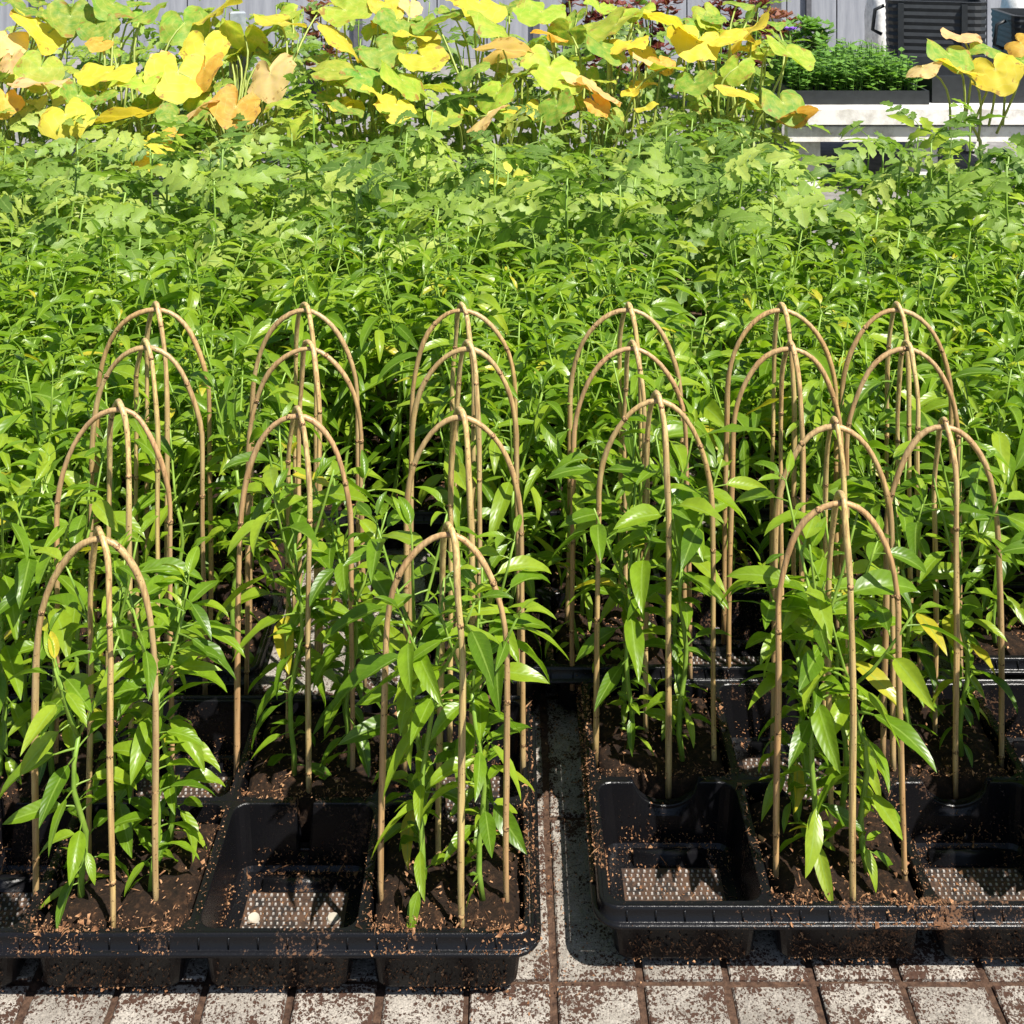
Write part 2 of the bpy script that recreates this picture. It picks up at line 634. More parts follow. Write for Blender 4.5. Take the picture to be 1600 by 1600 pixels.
def button_mesh():
    mb = MB()
    n = 12
    vs = [(0.0062 * math.cos(6.2832 * k / n), 0.0062 * math.sin(6.2832 * k / n), .0043) for k in range(n)]
    vs += [(0.0052 * math.cos(6.2832 * k / n), 0.0052 * math.sin(6.2832 * k / n), .0068) for k in range(n)]
    fs = [(k, (k + 1) % n, n + (k + 1) % n, n + k) for k in range(n)] + [tuple(range(n, 2 * n))]
    mb.add(vs, fs)
    return mb.mesh('button', M['button'])


CELLS = {(s, b): cell_mesh(b == 'b', b == 'f', s) for s in (0, 1) for b in ('b', 'f', 'n')}
GRID = grid_mesh()
LEDGE = [ledge_mesh(0), ledge_mesh(1)]
BUTTON = button_mesh()


def rim_mesh(cols, rows):
    mb = MB()
    hx, hy = cols * CP / 2, rows * CY / 2
    prof = [(0.0002, RZ - .0006, .010), (0.0012, RZ + .0012, .012), (0.0026, RZ + .0016, .014), (0.0040, RZ + .0006, .016), (0.0046, RZ - .002, .017),
            (0.0056, RZ - .0105, .019), (0.0070, RZ - .0114, .021), (0.0094, RZ - .0116, .024), (0.0102, RZ - .0130, .025), (0.0098, RZ - .0148, .025)]
    loops = []
    for d, z, r in prof:
        loops.append([(p[0], p[1], z) for p in rrect(hx + d, hy + d, r, 24, 6)])
    n = len(loops[0])
    vs = [p for lp in loops for p in lp]
    fs = []
    for i in range(len(loops) - 1):
        for k in range(n):
            j = (k + 1) % n
            fs.append((i * n + k, (i + 1) * n + k, (i + 1) * n + j, i * n + j))
    mb.add(vs, fs)
    # small moulded ribs on the band
    x = -hx + .02
    while x < hx - .01:
        for sg in (-1, 1):
            yy = sg * (hy + .0050)
            mb.box(x - .0007, x + .0007, yy - .0012, yy + .0012, RZ - .0110, RZ - .001)
        x += .0262
    return mb.mesh('rim', M['plastic'], True)


RIMS = {}


def tray(name, x0, y0, cols, rows, label, style, filled, detail, buttons=()):
    cx, cy = x0 + cols * CP / 2, y0 + rows * CY / 2
    t = root(name, (cx, cy, 0.0015), label, 'tray', None)
    if (cols, rows) not in RIMS:
        RIMS[(cols, rows)] = rim_mesh(cols, rows)
    put('rim', RIMS[(cols, rows)], t)
    for r in range(rows):
        for c in range(cols):
            b = 'b' if r == 0 else 'f'
            lx, ly = (c + .5) * CP - cols * CP / 2, (r + .5) * CY - rows * CY / 2
            ce = put('cell', CELLS[(style, b)], t, Matrix.Translation((lx, ly, 0)))
            if (r, c) not in filled:
                tag(put('stud_grid', GRID, ce), kind='stuff')
                put('floor_ledge', LEDGE[style], ce)
                if (r, c) in buttons:
                    for sx in (-.038, .038):
                        put('button', BUTTON, ce, Matrix.Translation((sx, .008, 0)))
    if detail:
        mb = MB()
        hx, hy = cols * CP / 2, rows * CY / 2

        def crumbs(n, fx, fy, fz, r0=.0006, r1=.0021):
            for _ in range(int(n * 1.7)):
                mb.chip((fx(), fy(), fz()), U(r0, r1) * (1.9 if R.random() < .08 else .72))
        # clumps on the front rim, near planted cells
        for r in range(rows):
            for c in range(cols):
                lx, ly = (c + .5) * CP - hx, (r + .5) * CY - hy
                if (r, c) in filled:
                    if r == 0:
                        for cl in range(5):
                            px = lx + R.choice((-1, 1)) * U(.02, .078)
                            crumbs(26, lambda: px + R.gauss(0, .009), lambda: -hy - U(-.004, .004), lambda: RZ + U(.0005, .0035))
                            crumbs(10, lambda: px + R.gauss(0, .010), lambda: -hy - .0054 + U(-.001, .001), lambda: RZ - U(.001, .010))
                            crumbs(12, lambda: px + R.gauss(0, .014), lambda: -hy - .0085 + U(-.0015, .0012), lambda: RZ - .0112 + U(0, .001))
                    crumbs(160, lambda: lx + R.choice((-1, 1)) * U(.064, .080), lambda: ly + U(-.07, .07), lambda: RZ + U(-.0005, .003))
                    crumbs(110, lambda: lx + U(-.07, .07), lambda: ly - U(.064, .078), lambda: RZ + U(-.0005, .003))
                else:
                    crumbs(420, lambda: lx + U(-.061, .061), lambda: ly + U(-.062, .062), lambda: .0045 + U(0, .001), .0005, .0016)
                    crumbs(170, lambda: lx + R.gauss(0, .03), lambda: ly + .0635 - abs(R.gauss(0, .010)), lambda: .0055 + U(0, .002), .0006, .0022)
                    for _ in range(230):   # stuck to the back and left walls
                        z = .006 + abs(R.gauss(0, .012))
                        k = .0640 + (z - .0085) * .125
                        if R.random() < .7:
                            mb.chip((lx + U(-.050, .050), ly + k + .003 - .0006, z), U(.0006, .0018))
                        else:
                            mb.chip((lx - k + .0006, ly + U(-.045, .045), z), U(.0006, .0018))
        for c in range(cols):              # splashed on the outside of the front pots
            lx = (c + .5) * CP - hx
            for _ in range(330):
                z = abs(R.gauss(.016, .009)) + .003
                k = .0640 + (z - .0085) * .125
                mb.chip((lx + U(-.055, .055), -hy + CY / 2 - k - .0042, z), U(.0004, .0019))
        if x0 > 0:                         # soil on the outer left edge
            crumbs(420, lambda: -hx - U(-.003, .006), lambda: U(-hy + .04, hy), lambda: RZ + U(-.004, .0025))
            crumbs(160, lambda: -hx - U(.005, .0095), lambda: U(-hy + .04, hy), lambda: RZ - .0112 + U(0, .002))
        else:
            crumbs(260, lambda: hx + U(-.003, .006), lambda: U(-hy + .02, hy), lambda: RZ + U(-.004, .0025))
        tag(put('soil_crumbs', mb.mesh('soil_crumbs', M['crumb']), t), kind='stuff')
    return t


def soil_mesh(seed):
    mb = MB()
    n = 22
    hs = 0.0675
    vs, fs = [], []
    for j in range(n + 1):
        for i in range(n + 1):
            x, y = -hs + 2 * hs * i / n, -hs + 2 * hs * j / n
            e = max(abs(x), abs(y)) / hs
            z = .0605 + .006 * noise.noise((x * 26 + seed, y * 26, seed)) + .0035 * noise.noise((x * 90, y * 90 + seed, 1.3))
            z -= .010 * max(0, e - .86) / .14
            gx = min(abs(abs(x) - 0.0), 1)      # shallow furrow between the four plugs
            z -= .006 * math.exp(-(x / .006) ** 2) + .004 * math.exp(-(y / .006) ** 2)
            k = 1.0 - .02 * (noise.noise((x * 40, y * 40, seed + 5)))
            if e > .93:
                k = min(k, .985)
            vs.append((x * k, y * k, z))
    for j in range(n):
        for i in range(n):
            a = j * (n + 1) + i
            fs.append((a, a + 1, a + n + 2, a + n + 1))
    # skirt down into the pot
    ring = [j * (n + 1) for j in range(n)] + [n * (n + 1) + i for i in range(n)] + [(n - j) * (n + 1) + n for j in range(n)] + [n - i for i in range(n)]
    b = len(vs)
    for q in ring:
        p = vs[q]
        vs.append((p[0] * .90, p[1] * .90, .012))
    m = len(ring)
    for q in range(m):
        w = (q + 1) % m
        fs.append((ring[q], ring[w], b + w, b + q))
    mb.add(vs, fs)
    return mb.mesh('soil_block', M['soil'], True)


SOIL = [soil_mesh(s * 3.7 + 1) for s in range(4)]


def soil_crumb_mesh():
    mb = MB()
    for _ in range(380):
        mb.chip((U(-.062, .062), U(-.062, .062), .0605 + U(-.002, .004)), U(.0007, .0026))
    return mb.mesh('soil_crumbs', M['crumb'])


SOILC = [soil_crumb_mesh() for _ in range(3)]

# ------------------------------------------------------------------ leaves


def pepper_leaf(curve, fold, width, wave, twist):
    mb = MB()
    nu, nv = 9, 4
    pet = 0.22
    pts = []
    x = z = 0.0
    a = 0.25
    for i in range(3):
        pts.append((x, 0, z))
        x += pet / 2 * math.cos(a)
        z += pet / 2 * math.sin(a)
        a -= 0.12
    mb.tube([Vector(p) for p in pts], [.018, .014, .011], 4, cap=False)
    x, z = pts[-1][0], pts[-1][2]
    vs, uvs, fs = [], [], []
    st = 0.80 / nu
    for i in range(nu + 1):
        t = i / nu
        w = width * (math.sin(math.pi * min(1, t ** 0.78)) ** 0.9) * (1 - .25 * t) + (.004 if i < nu else 0)
        for j in range(nv + 1):
            q = (j / nv - .5) * 2
            tw = twist * t
            y0 = q * w
            z0 = fold * abs(q) * w + wave * math.sin(t * 13 + q * 2) * abs(q) * w
            y1 = y0 * math.cos(tw) - z0 * math.sin(tw)
            z1 = y0 * math.sin(tw) + z0 * math.cos(tw)
            vs.append((x - math.sin(a) * z1, y1, z + math.cos(a) * z1))
            uvs.append((j / nv, t))
        x += st * math.cos(a)
        z += st * math.sin(a)
        a -= curve / nu * (0.6 + .8 * t)
    for i in range(nu):
        for j in range(nv):
            p = i * (nv + 1) + j
            fs.append((p, p + nv + 1, p + nv + 2, p + 1))
    mb.add(vs, fs, uvs)
    return mb.mesh('leaf', M['pepper_leaf'], True)


PLEAF = [pepper_leaf(U(.2, 1.1), U(.12, .6), U(.100, .165), U(.03, .20), U(-.6, .6)) for _ in range(14)]
PLEAF += [pepper_leaf(U(.5, 1.7), U(.2, .7), U(.075, .115), U(.03, .16), U(-.6, .6)) for _ in range(10)]


def leaflet(mb, base, ang, ln, droop, tilt):
    """one lobed tomato leaflet"""
    nu = 6
    prof = [0.10, 0.62, 0.46, 0.74, 0.40, 0.46, 0.0]
    ca, sa = math.cos(ang), math.sin(ang)
    vs, uvs, fs = [], [], []
    for i in range(nu + 1):
        t = i / nu
        w = prof[i] * ln * .42
        zc = -droop * ln * t * t
        for q in (-1, 0, 1):
            px, py = t * ln - (0 if q == 0 else .05 * ln), q * w
            z = zc + abs(q) * w * .35 + q * tilt * w
            vs.append((base[0] + px * ca - py * sa, base[1] + px * sa + py * ca, base[2] + z))
            uvs.append((.5 + .5 * q, t))
    for i in range(nu):
        for j in range(2):
            p = i * 3 + j
            fs.append((p, p + 3, p + 4, p + 1))
    mb.add(vs, fs, uvs)


def tomato_leaf(seed):
    mb = MB()
    pts = []
    x = z = 0
    a = .5
    crv = U(.9, 1.6)
    for i in range(9):
        pts.append(Vector((x, .02 * math.sin(i + seed), z)))
        x += .12 * math.cos(a)
        z += .12 * math.sin(a)
        a -= crv / 8
    mb.tube(pts, [.012 - .001 * i for i in range(9)], 4, cap=False)
    for i in (2, 4, 6):
        ln = (.36 if i == 4 else .30) * U(.85, 1.15)
        for s in (-1, 1):
            leaflet(mb, pts[i] + Vector((U(-.03, .03), 0, 0)), s * U(.8, 1.2), ln, U(.1, .5), U(-.3, .3))
        if i > 2:
            for s in (-1, 1):
                leaflet(mb, pts[i - 1], s * U(1.0, 1.4), .12, .2, 0)
    leaflet(mb, pts[8], U(-.15, .15), .40, U(.2, .6), 0)
    return mb.mesh('leaf', M['tomato_leaf'], True)


TLEAF = [tomato_leaf(s) for s in range(7)]


def pumpkin_leaf(seed):
    """broad five-lobed blade, petiole at the origin, tip along +X"""
    mb = MB()
    nt, nr = 40, 5
    ph = U(0, 6)
    cup, fold = U(-.22, .16), U(-.06, .30)
    rag = U(.015, .035)
    edge = U(-.03, .10)
    vs, uvs, fs = [(0, 0, 0)], [(.5, 0)], []
    for i in range(nt):
        th = -math.pi + 2 * math.pi * (i + .5) / nt
        rr = .50 * (1.0 + .045 * math.cos(5 * th) + .07 * math.cos(th)) - .34 * math.exp(-((math.pi - abs(th)) / .26) ** 2)
        rr += rag * math.sin(th * 11 + ph) * .5 + U(-.012, .012)
        for k in range(1, nr + 1):
            q = k / nr
            r = rr * q
            x, y = r * math.cos(th), r * math.sin(th)
            z = cup * r * r * 1.6 + fold * abs(y) * .55 + .022 * q * math.cos(5 * th + 3.14) + .05 * q * q * math.sin(3 * th + ph) - .10 * max(0, x) ** 2 * 2 - edge * q ** 4 + .07 * q * noise.noise((x * 5 + seed * 7, y * 5, seed))
            vs.append((x + .12, y, z))
            v5 = (th * 5 / (2 * math.pi)) % 1.0
            uvs.append((.5 + (min(v5, 1 - v5)) * r * 1.2 + .5 * (1 - q) * .06, q * .4))
    for i in range(nt):
        j = (i + 1) % nt
        if i == nt - 1:
            continue                      # the open notch at the petiole
        a, b = 1 + i * nr, 1 + j * nr
        fs.append((0, a, b))
        for k in range(nr - 1):
            fs.append((a + k, a + k + 1, b + k + 1, b + k))
    vs[0] = (.12, 0, 0)
    mb.add(vs, fs, uvs)
    return mb.mesh('leaf', M['pumpkin_leaf'], True)


KLEAF = [pumpkin_leaf(s) for s in range(9)]

# ------------------------------------------------------------------ bamboo hoops (positions first, so foliage keeps clear of the canes)
SOIL_Z = 0.060
DOMES = [  # apex x, apex y, left foot x, right foot x, distance, column, row
    (155, 842, 50, 247, 1.118, 0, 0), (185, 640, 84, 272, 1.285, 0, 1), (228, 543, 138, 322, 1.425, 0, 2), (242, 483, 146, 330, 1.52, 0, 3),
    (465, 650, 370, 553, 1.285, 1, 1), (482, 545, 384, 570, 1.425, 1, 2), (475, 485, 388, 562, 1.52, 1, 3),
    (702, 835, 594, 794, 1.118, 2, 0), (718, 652, 630, 818, 1.285, 2, 1), (730, 545, 638, 814, 1.425, 2, 2), (722, 485, 640, 810, 1.52, 2, 3),
    (1025, 627, 930, 1116, 1.300, 3, 1), (990, 545, 893, 1076, 1.44, 3, 2), (983, 485, 886, 1068, 1.53, 3, 3),
    (1312, 785, 1212, 1410, 1.142, 4, 0), (1302, 667, 1208, 1394, 1.290, 4, 1), (1235, 545, 1140, 1318, 1.44, 4, 2), (1222, 485, 1132, 1308, 1.53, 4, 3),
    (1475, 667, 1382, 1562, 1.300, 5, 1), (1417, 545, 1322, 1500, 1.44, 5, 2), (1402, 485, 1312, 1490, 1.53, 5, 3)]


def hoop_path(fa, fb, apex, arch):
    """legs rising from two feet and bending over the apex"""
    fa, fb = Vector(fa), Vector(fb)
    pts = []
    zt = apex.z - arch
    n = 7
    sa = fa + (apex - fa) * 0.045
    sb = fb + (apex - fb) * 0.045
    for i in range(n):
        t = i / n
        p = fa.lerp(Vector((sa.x, sa.y, zt)), t)
        p.z = fa.z + (zt - fa.z) * t
        pts.append(p)
    m = 22
    for i in range(m + 1):
        ph = math.pi * i / m
        side = sa if ph <= math.pi / 2 else sb
        c = abs(math.cos(ph)) ** 1.02
        s = math.sin(ph) ** 0.95
        p = Vector((apex.x + (side.x - apex.x) * c, apex.y + (side.y - apex.y) * c, zt + arch * s))
        pts.append(p)
    for i in range(n - 1, -1, -1):
        t = i / n
        p = fb.lerp(Vector((sb.x, sb.y, zt)), t)
        p.z = fb.z + (zt - fb.z) * t
        pts.append(p)
    # a little natural waver
    for i, p in enumerate(pts):
        p.x += .0030 * noise.noise((i * .22, apex.x * 30, apex.y * 9))
        p.y += .0030 * noise.noise((i * .22, apex.x * 30, 9))
    return pts


HOOPS = []
for d in DOMES:
    ax, ay, xl, xr, Y, c, r = d
    ap = P(ax, ay, Y)
    zf = SOIL_Z - .02
    Xl, Xr = (xl - 800) / F * Y, (xr - 800) / F * Y
    # on screen the feet columns are measured at the arch's own distance
    HOOPS.append((hoop_path((Xl, Y + .004, zf), (Xr, Y - .004, zf), ap, .118), d, 'cross'))
    ap2 = ap + Vector((.001, 0, .0072))
    fx, bx = (ax + 19 - 800) / F * (Y - .028), (ax - 15 - 800) / F * (Y + .046)
    HOOPS.append((hoop_path((fx, Y - .028, zf), (bx, Y + .046, zf), ap2, .125), d, 'deep'))

# coarse spatial hash of cane points
HASH = set()
for pts, d, k in HOOPS:
    for i in range(len(pts) - 1):
        for q in range(4):
            p = pts[i].lerp(pts[i + 1], q / 4)
            for dx in (-1, 0, 1):
                for dy in (-1, 0, 1):
                    for dz in (-1, 0, 1):
                        HASH.add((int(math.floor(p.x / .010)) + dx, int(math.floor(p.y / .010)) + dy, int(math.floor(p.z / .010)) + dz))


def hits_cane(m4, s):
    for t in (.35, .65, .95):
        p = m4 @ Vector((t, 0, 0))
        if (int(math.floor(p.x / .010)), int(math.floor(p.y / .010)), int(math.floor(p.z / .010))) in HASH:
            return True
    return False


# ------------------------------------------------------------------ pepper plants
def pepper_proto(seed, far=False):
    """stem mesh and leaf list for a plant 0.34 m tall"""
    rr = random.Random(seed)
    u = rr.uniform
    mb = MB()
    hgt = .34
    fork = hgt * u(.62, .72)
    lean = (u(-.012, .012), u(-.012, .012))
    path = []
    for i in range(8):
        t = i / 7
        path.append(Vector((lean[0] * t + .004 * math.sin(i * 1.3 + seed), lean[1] * t + .004 * math.cos(i * 1.1 + seed), fork * t)))
    mb.tube(path, [.0032 - .0012 * i / 7 for i in range(8)], 6)
    leaves = []

    def leaf(p, yaw, pitch, size):
        leaves.append((Vector(p), yaw, pitch, u(-.5, .5), size, rr.randrange(14) if not far or rr.random() < .25 else 14 + rr.randrange(10)))
    yaw = u(0, 6.28)
    n = 25 if not far else 17
    for i in range(n):
        t = .10 + .88 * i / n + u(-.02, .02)
        q = t * 7
        k = min(6, int(q))
        p = path[k].lerp(path[k + 1], q - k)
        yaw += 2.4 + u(-.4, .4)
        sz = (.040 + .046 * t) * u(.7, 1.25)
        leaf(p, yaw, u(-.55, .10) + (.55 * t - .20), sz)
        if rr.random() < .45:                     # small side shoot in the axil
            for q2 in range(2):
                leaf(p + Vector((0, 0, .006)), yaw + u(-.6, .6), u(.1, .8), sz * u(.35, .55))
    nb = 3
    y0 = u(0, 6.28)
    for b in range(nb):
        an = y0 + b * 2.094 + u(-.3, .3)
        bl = (hgt - fork) * u(.75, 1.1)
        sp = u(.25, .5)
        bp = []
        for i in range(5):
            t = i / 4
            bp.append(path[-1] + Vector((math.cos(an) * bl * sp * t ** .8, math.sin(an) * bl * sp * t ** .8, bl * t)))
        mb.tube(bp, [.0019, .0017, .0015, .0013, .0010], 5)
        for i in range(7 if not far else 7):
            t = .12 + .85 * i / 7
            q = t * 4
            k = min(3, int(q))
            p = bp[k].lerp(bp[k + 1], q - k)
            yaw += 2.3 + u(-.5, .5)
            leaf(p, an + u(-1.5, 1.5) if i % 2 else yaw, u(-.35, .40), (.090 - .018 * t) * u(.65, 1.12))
        for i in range(3):
            leaf(bp[-1], u(0, 6.28), u(.3, 1.2), u(.025, .045))
    return mb.mesh('stem', M['stem'], True), leaves


PROTO = [pepper_proto(s) for s in range(8)]
PROTO_FAR = [pepper_proto(s + 40, True) for s in range(6)]


def pepper(x, y, hgt, label, group, far=False, size=1.0):
    sm, lv = (PROTO_FAR if far else PROTO)[R.randrange(6 if far else 8)]
    k = hgt / .34
    yaw = U(0, 6.283)
    t = root('pepper_plant', (x, y, SOIL_Z - .004), label, 'pepper plant', group)
    rm = Matrix.Rotation(yaw, 4, 'Z')
    put('stem', sm, t, rm @ Matrix.Diagonal((1, 1, k, 1)))
    base = Matrix.Translation((x, y, SOIL_Z - .004))
    ks = (.55 + .45 * k) * size
    for p, yw, pt, rl, sz, v in lv:
        q = rm @ Vector((p.x, p.y, p.z * k))
        m4 = trs(q, yw + yaw, pt, rl, sz * ks)
        if y < 1.62 and hits_cane(base @ m4, sz):
            continue
        put('leaf', PLEAF[v], t, m4)
    return t


ORD = ['first', 'second', 'third', 'fourth', 'fifth', 'sixth', 'seventh', 'eighth', 'ninth', 'tenth', 'eleventh', 'twelfth',
       'thirteenth', 'fourteenth', 'fifteenth', 'sixteenth', 'seventeenth', 'eighteenth', 'nineteenth', 'twentieth', 'twenty-first',
       'twenty-second', 'twenty-third', 'twenty-fourth', 'twenty-fifth', 'twenty-sixth', 'twenty-seventh', 'twenty-eighth', 'twenty-ninth', 'thirtieth']

LX, LY = -0.584, 1.0760
RX, RY = 0.084, 1.1050
left_filled = {(0, 1), (0, 3), (1, 0), (1, 2)}
right_filled = {(0, 1), (0, 3), (1, 0), (1, 2)}
tray('plant_tray', LX, LY, 4, 2, 'black plastic tray in the front left, two white buttons in its empty cell', 1, left_filled, True, {(0, 2)})
tray('plant_tray', RX, RY, 4, 2, 'black plastic tray at the front right, with an empty notched corner cell', 0, right_filled, True)
BACK = [(-0.905, 1.440, 4, 'black tray half hidden by peppers behind the front left tray'),
        (-0.105, 1.445, 4, 'black tray half hidden by peppers in the middle of the second row'),
        (0.56, 1.462, 4, 'black tray half hidden by peppers at right of the second row'),
        (-1.04, 1.800, 4, 'black tray under peppers at left of the third tray row'),
        (-0.36, 1.806, 4, 'black tray under peppers in the middle of the third tray row'),
        (0.345, 1.815, 4, 'black tray under peppers at right of the third tray row')]
CELLW = {'L': 'front left tray', 'R': 'front right tray'}


def fill_cell(cx, cy, spots, where, hts, sizes=None):
    so = put('soil_block', SOIL[R.randrange(4)])
    so.location = (cx, cy, 0.002)
    so.rotation_euler.z = R.choice((0, math.pi))
    tag(so, 'dark soil in the ' + where, 'soil', 'soil blocks in the tray cells')
    tag(put('soil_crumbs', SOILC[R.randrange(3)], so), kind='stuff')
    return so


CORNER = {(-1, -1): 'front left', (1, -1): 'front right', (-1, 1): 'back left', (1, 1): 'back right'}
CELLNAME = {('L', 0, 1): 'front cell left of the white buttons', ('L', 0, 3): 'corner front cell right of the white buttons',
            ('L', 1, 0): 'back cell at the far left edge', ('L', 1, 2): 'back cell behind the white buttons',
            ('R', 0, 1): 'front cell beside the empty notched corner cell', ('R', 0, 3): 'front cell at the far right edge',
            ('R', 1, 0): 'back cell behind the empty notched corner cell', ('R', 1, 2): 'back cell near the right edge'}
front_h = {('L', 0, 1): (.250, .265, .30, .28), ('L', 0, 3): (.285, .275, .33, .30), ('L', 1, 0): (.30, .30, .3, .3), ('L', 1, 2): (.33, .27, .35, .30),
           ('R', 0, 1): (.345, .255, .27, .30), ('R', 0, 3): (.26, .28, .3, .3), ('R', 1, 0): (.28, .33, .31, .36), ('R', 1, 2): (.30, .31, .28, .33)}
for sd, x0, y0, fil in (('L', LX, LY, left_filled), ('R', RX, RY, right_filled)):
    for (r, c) in sorted(fil):
        cx, cy = x0 + (c + .5) * CP, y0 + (r + .5) * CY
        nm = CELLNAME[(sd, r, c)]
        fill_cell(cx, cy, None, nm + (' of the left tray' if sd == 'L' else ' of the right tray'), None)
        for i, (sx, sy) in enumerate(((-1, -1), (1, -1), (-1, 1), (1, 1))):
            h = front_h[(sd, r, c)][i]
            pepper(cx + sx * .028 + U(-.006, .006), cy + sy * .030 + U(-.006, .006), h,
                   'pepper plant, %s of four in the %s' % (CORNER[(sx, sy)], nm), 'pepper plants in the front trays', size=U(.9, 1.05))

ROWW = {0: ('second row of trays', .31), 1: ('third row of trays', .30)}
LINE = ['nearest', 'second', 'third', 'farthest']
SKIP = {(1, 0, 2)}
for bi, (x0, y0, cols, lab) in enumerate(BACK):
    row = 0 if bi < 3 else 1
    side = ('left', 'middle', 'right')[bi % 3]
    fil = {(r, c) for r in range(2) for c in range(cols) if (bi, r, c) not in SKIP}
    tray('plant_tray', x0, y0, cols, 2, lab, 1, fil, False)
    for (r, c) in sorted(fil):
        cx, cy = x0 + (c + .5) * CP, y0 + (r + .5) * CY
        if abs(cx) > .46 * cy + .22:
            continue
        fill_cell(cx, cy, None, '%s cell, %s line, %s tray of the %s' % (ORD[c], ('near', 'far')[r], side, ROWW[row][0]), None)
        for i, (sx, sy) in enumerate(((-1, -1), (1, -1), (-1, 1), (1, 1))):
            pepper(cx + sx * .034 + U(-.010, .010), cy + sy * .034 + U(-.010, .010), U(.27, .36) if row == 0 else U(.28, .37),
                   '%s pepper from left, %s line of the %s tray, %s' % (ORD[2 * c + (sx > 0)], LINE[2 * r + (sy > 0)], side, ROWW[row][0]),
                   'pepper plants crowded in the rear trays', far=True, size=U(1.0, 1.2))

# ------------------------------------------------------------------ hoops
node_mb = MB()
node_mb.tube([(0, 0, -.0022), (0, 0, -.0010), (0, 0, 0), (0, 0, .0010), (0, 0, .0022)], [.00295, .0031, .0034, .0031, .00295], 8)
NODE = node_mb.mesh('node', M['node'], True)
COLW = ['leftmost', 'second', 'third', 'fourth', 'fifth', 'rightmost']
ROWH = ['nearest', 'second nearest', 'second farthest', 'farthest']
for pts, d, kind in HOOPS:
    ax, ay, xl, xr, Y, c, r = d
    mid = pts[0].lerp(pts[-1], .5)
    base = Vector((mid.x, mid.y, SOIL_Z))
    cname = COLW[c] + ' column' + (' from the left' if c in (1, 2, 3, 4) else '')
    lab = ('bent bamboo hoop facing the camera, ' if kind == 'cross' else 'bent bamboo hoop seen edge-on, ') + ROWH[r] + ' in ' + cname
    t = root('bamboo_hoop', base, lab, 'bamboo hoop', 'bamboo hoops crossing in pairs over the trays')
    mb = MB()
    loc = [p - base for p in pts]
    n = len(loc)
    fat = U(.93, 1.08)
    mb.tube(loc, [(.0029 + .00025 * math.sin(i * .7 + ax)) * fat * (1.05 - .10 * i / n) for i in range(n)], 8)
    colr = (U(.46, .52), U(.30, .335), U(.125, .15)) if kind == 'cross' else (U(.56, .62), U(.41, .45), U(.16, .19))
    put('cane', mb.mesh('cane', M['bamboo'], True), t, color=colr)
    ln = 0
    nxt = U(.03, .09)
    for i in range(n - 1):
        seg = (loc[i + 1] - loc[i]).length
        while nxt < ln + seg:
            q = (nxt - ln) / seg
            p = loc[i].lerp(loc[i + 1], q)
            dr = (loc[i + 1] - loc[i]).normalized()
            put('node', NODE, t, Matrix.Translation(p) @ dr.to_track_quat('Z', 'Y').to_matrix().to_4x4())
            nxt += U(.095, .135)
        ln += seg

# ------------------------------------------------------------------ tomato block
def tomato_stem(seed):
    mb = MB()
    pts = [Vector((.012 * math.sin(i * .9 + seed), .012 * math.cos(i * .7 + seed), .075 * i)) for i in range(7)]
    mb.tube(pts, [.0042 - .0004 * i for i in range(7)], 6)
    return mb.mesh('stem', M['stem'], True), pts


TST = [tomato_stem(s) for s in range(4)]


def tomato(x, y, hgt, label, group, n=12):
    sm, pts = TST[R.randrange(4)]
    k = hgt / .45
    t = root('tomato_plant', (x, y, 0.0), label, 'tomato plant', group)
    put('stem', sm, t, Matrix.Diagonal((1, 1, k, 1)))
    yaw = U(0, 6.28)
    for i in range(n):
        tt = .34 + .66 * i / (n - 1)
        q = min(5.99, tt * 6)
        p = pts[int(q)].lerp(pts[min(6, int(q) + 1)], q - int(q))
        p = Vector((p.x, p.y, p.z * k))
        yaw += 2.4 + U(-.5, .5)
        sz = U(.110, .180) * (1.0 if tt < .85 else .75)
        put('leaf', TLEAF[R.randrange(7)], t, trs(p, yaw, U(-.95, .35) + .8 * max(0, tt - .55), U(-.9, .9), sz))
    return t


ty = 2.20
row = 0
while ty < 3.02:
    xs = []
    x = -0.48 * ty - .17 + U(0, .05)
    while x < .48 * ty + .20:
        xs.append(x)
        x += .128
    for i, x in enumerate(xs):
        h = (.41 + .03 * row / 6) * U(.72, 1.16)
        px = 800 + x / ty * F
        if 1230 < px < 1330:                       # thinner, lower patch right of centre
            h *= .82
        if row > 4:
            h *= .90
        if px < 480 and row > 3:
            h *= .90
        if px > 1300 and row > 4:
            h *= .9
        tomato(x + U(-.03, .03), ty + U(-.035, .035), h,
               '%s tomato plant from the left in the %s row of tomatoes' % (ORD[i], ('front',)[0] if row == 0 else ORD[row]) ,
               'tomato plants behind the peppers', 13 if row < 4 else 10)
    ty += .128
    row += 1

# finer green plants standing between and behind the pumpkins
gy = 3.35
row = 0
while gy < 4.5:
    x = -.47 * gy
    i = 0
    while x < .47 * gy:
        px = 800 + x / gy * F
        if px < 1235:
            tomato(x + U(-.05, .05), gy + U(-.06, .06), U(.30, .38) + .075 * row,
                   '%s green plant from left among the pumpkins, %s line' % (ORD[i], ('nearest', 'second', 'third', 'farthest')[row]),
                   'green plants among the pumpkins', 12)
        x += .15
        i += 1
    gy += .36
    row += 1

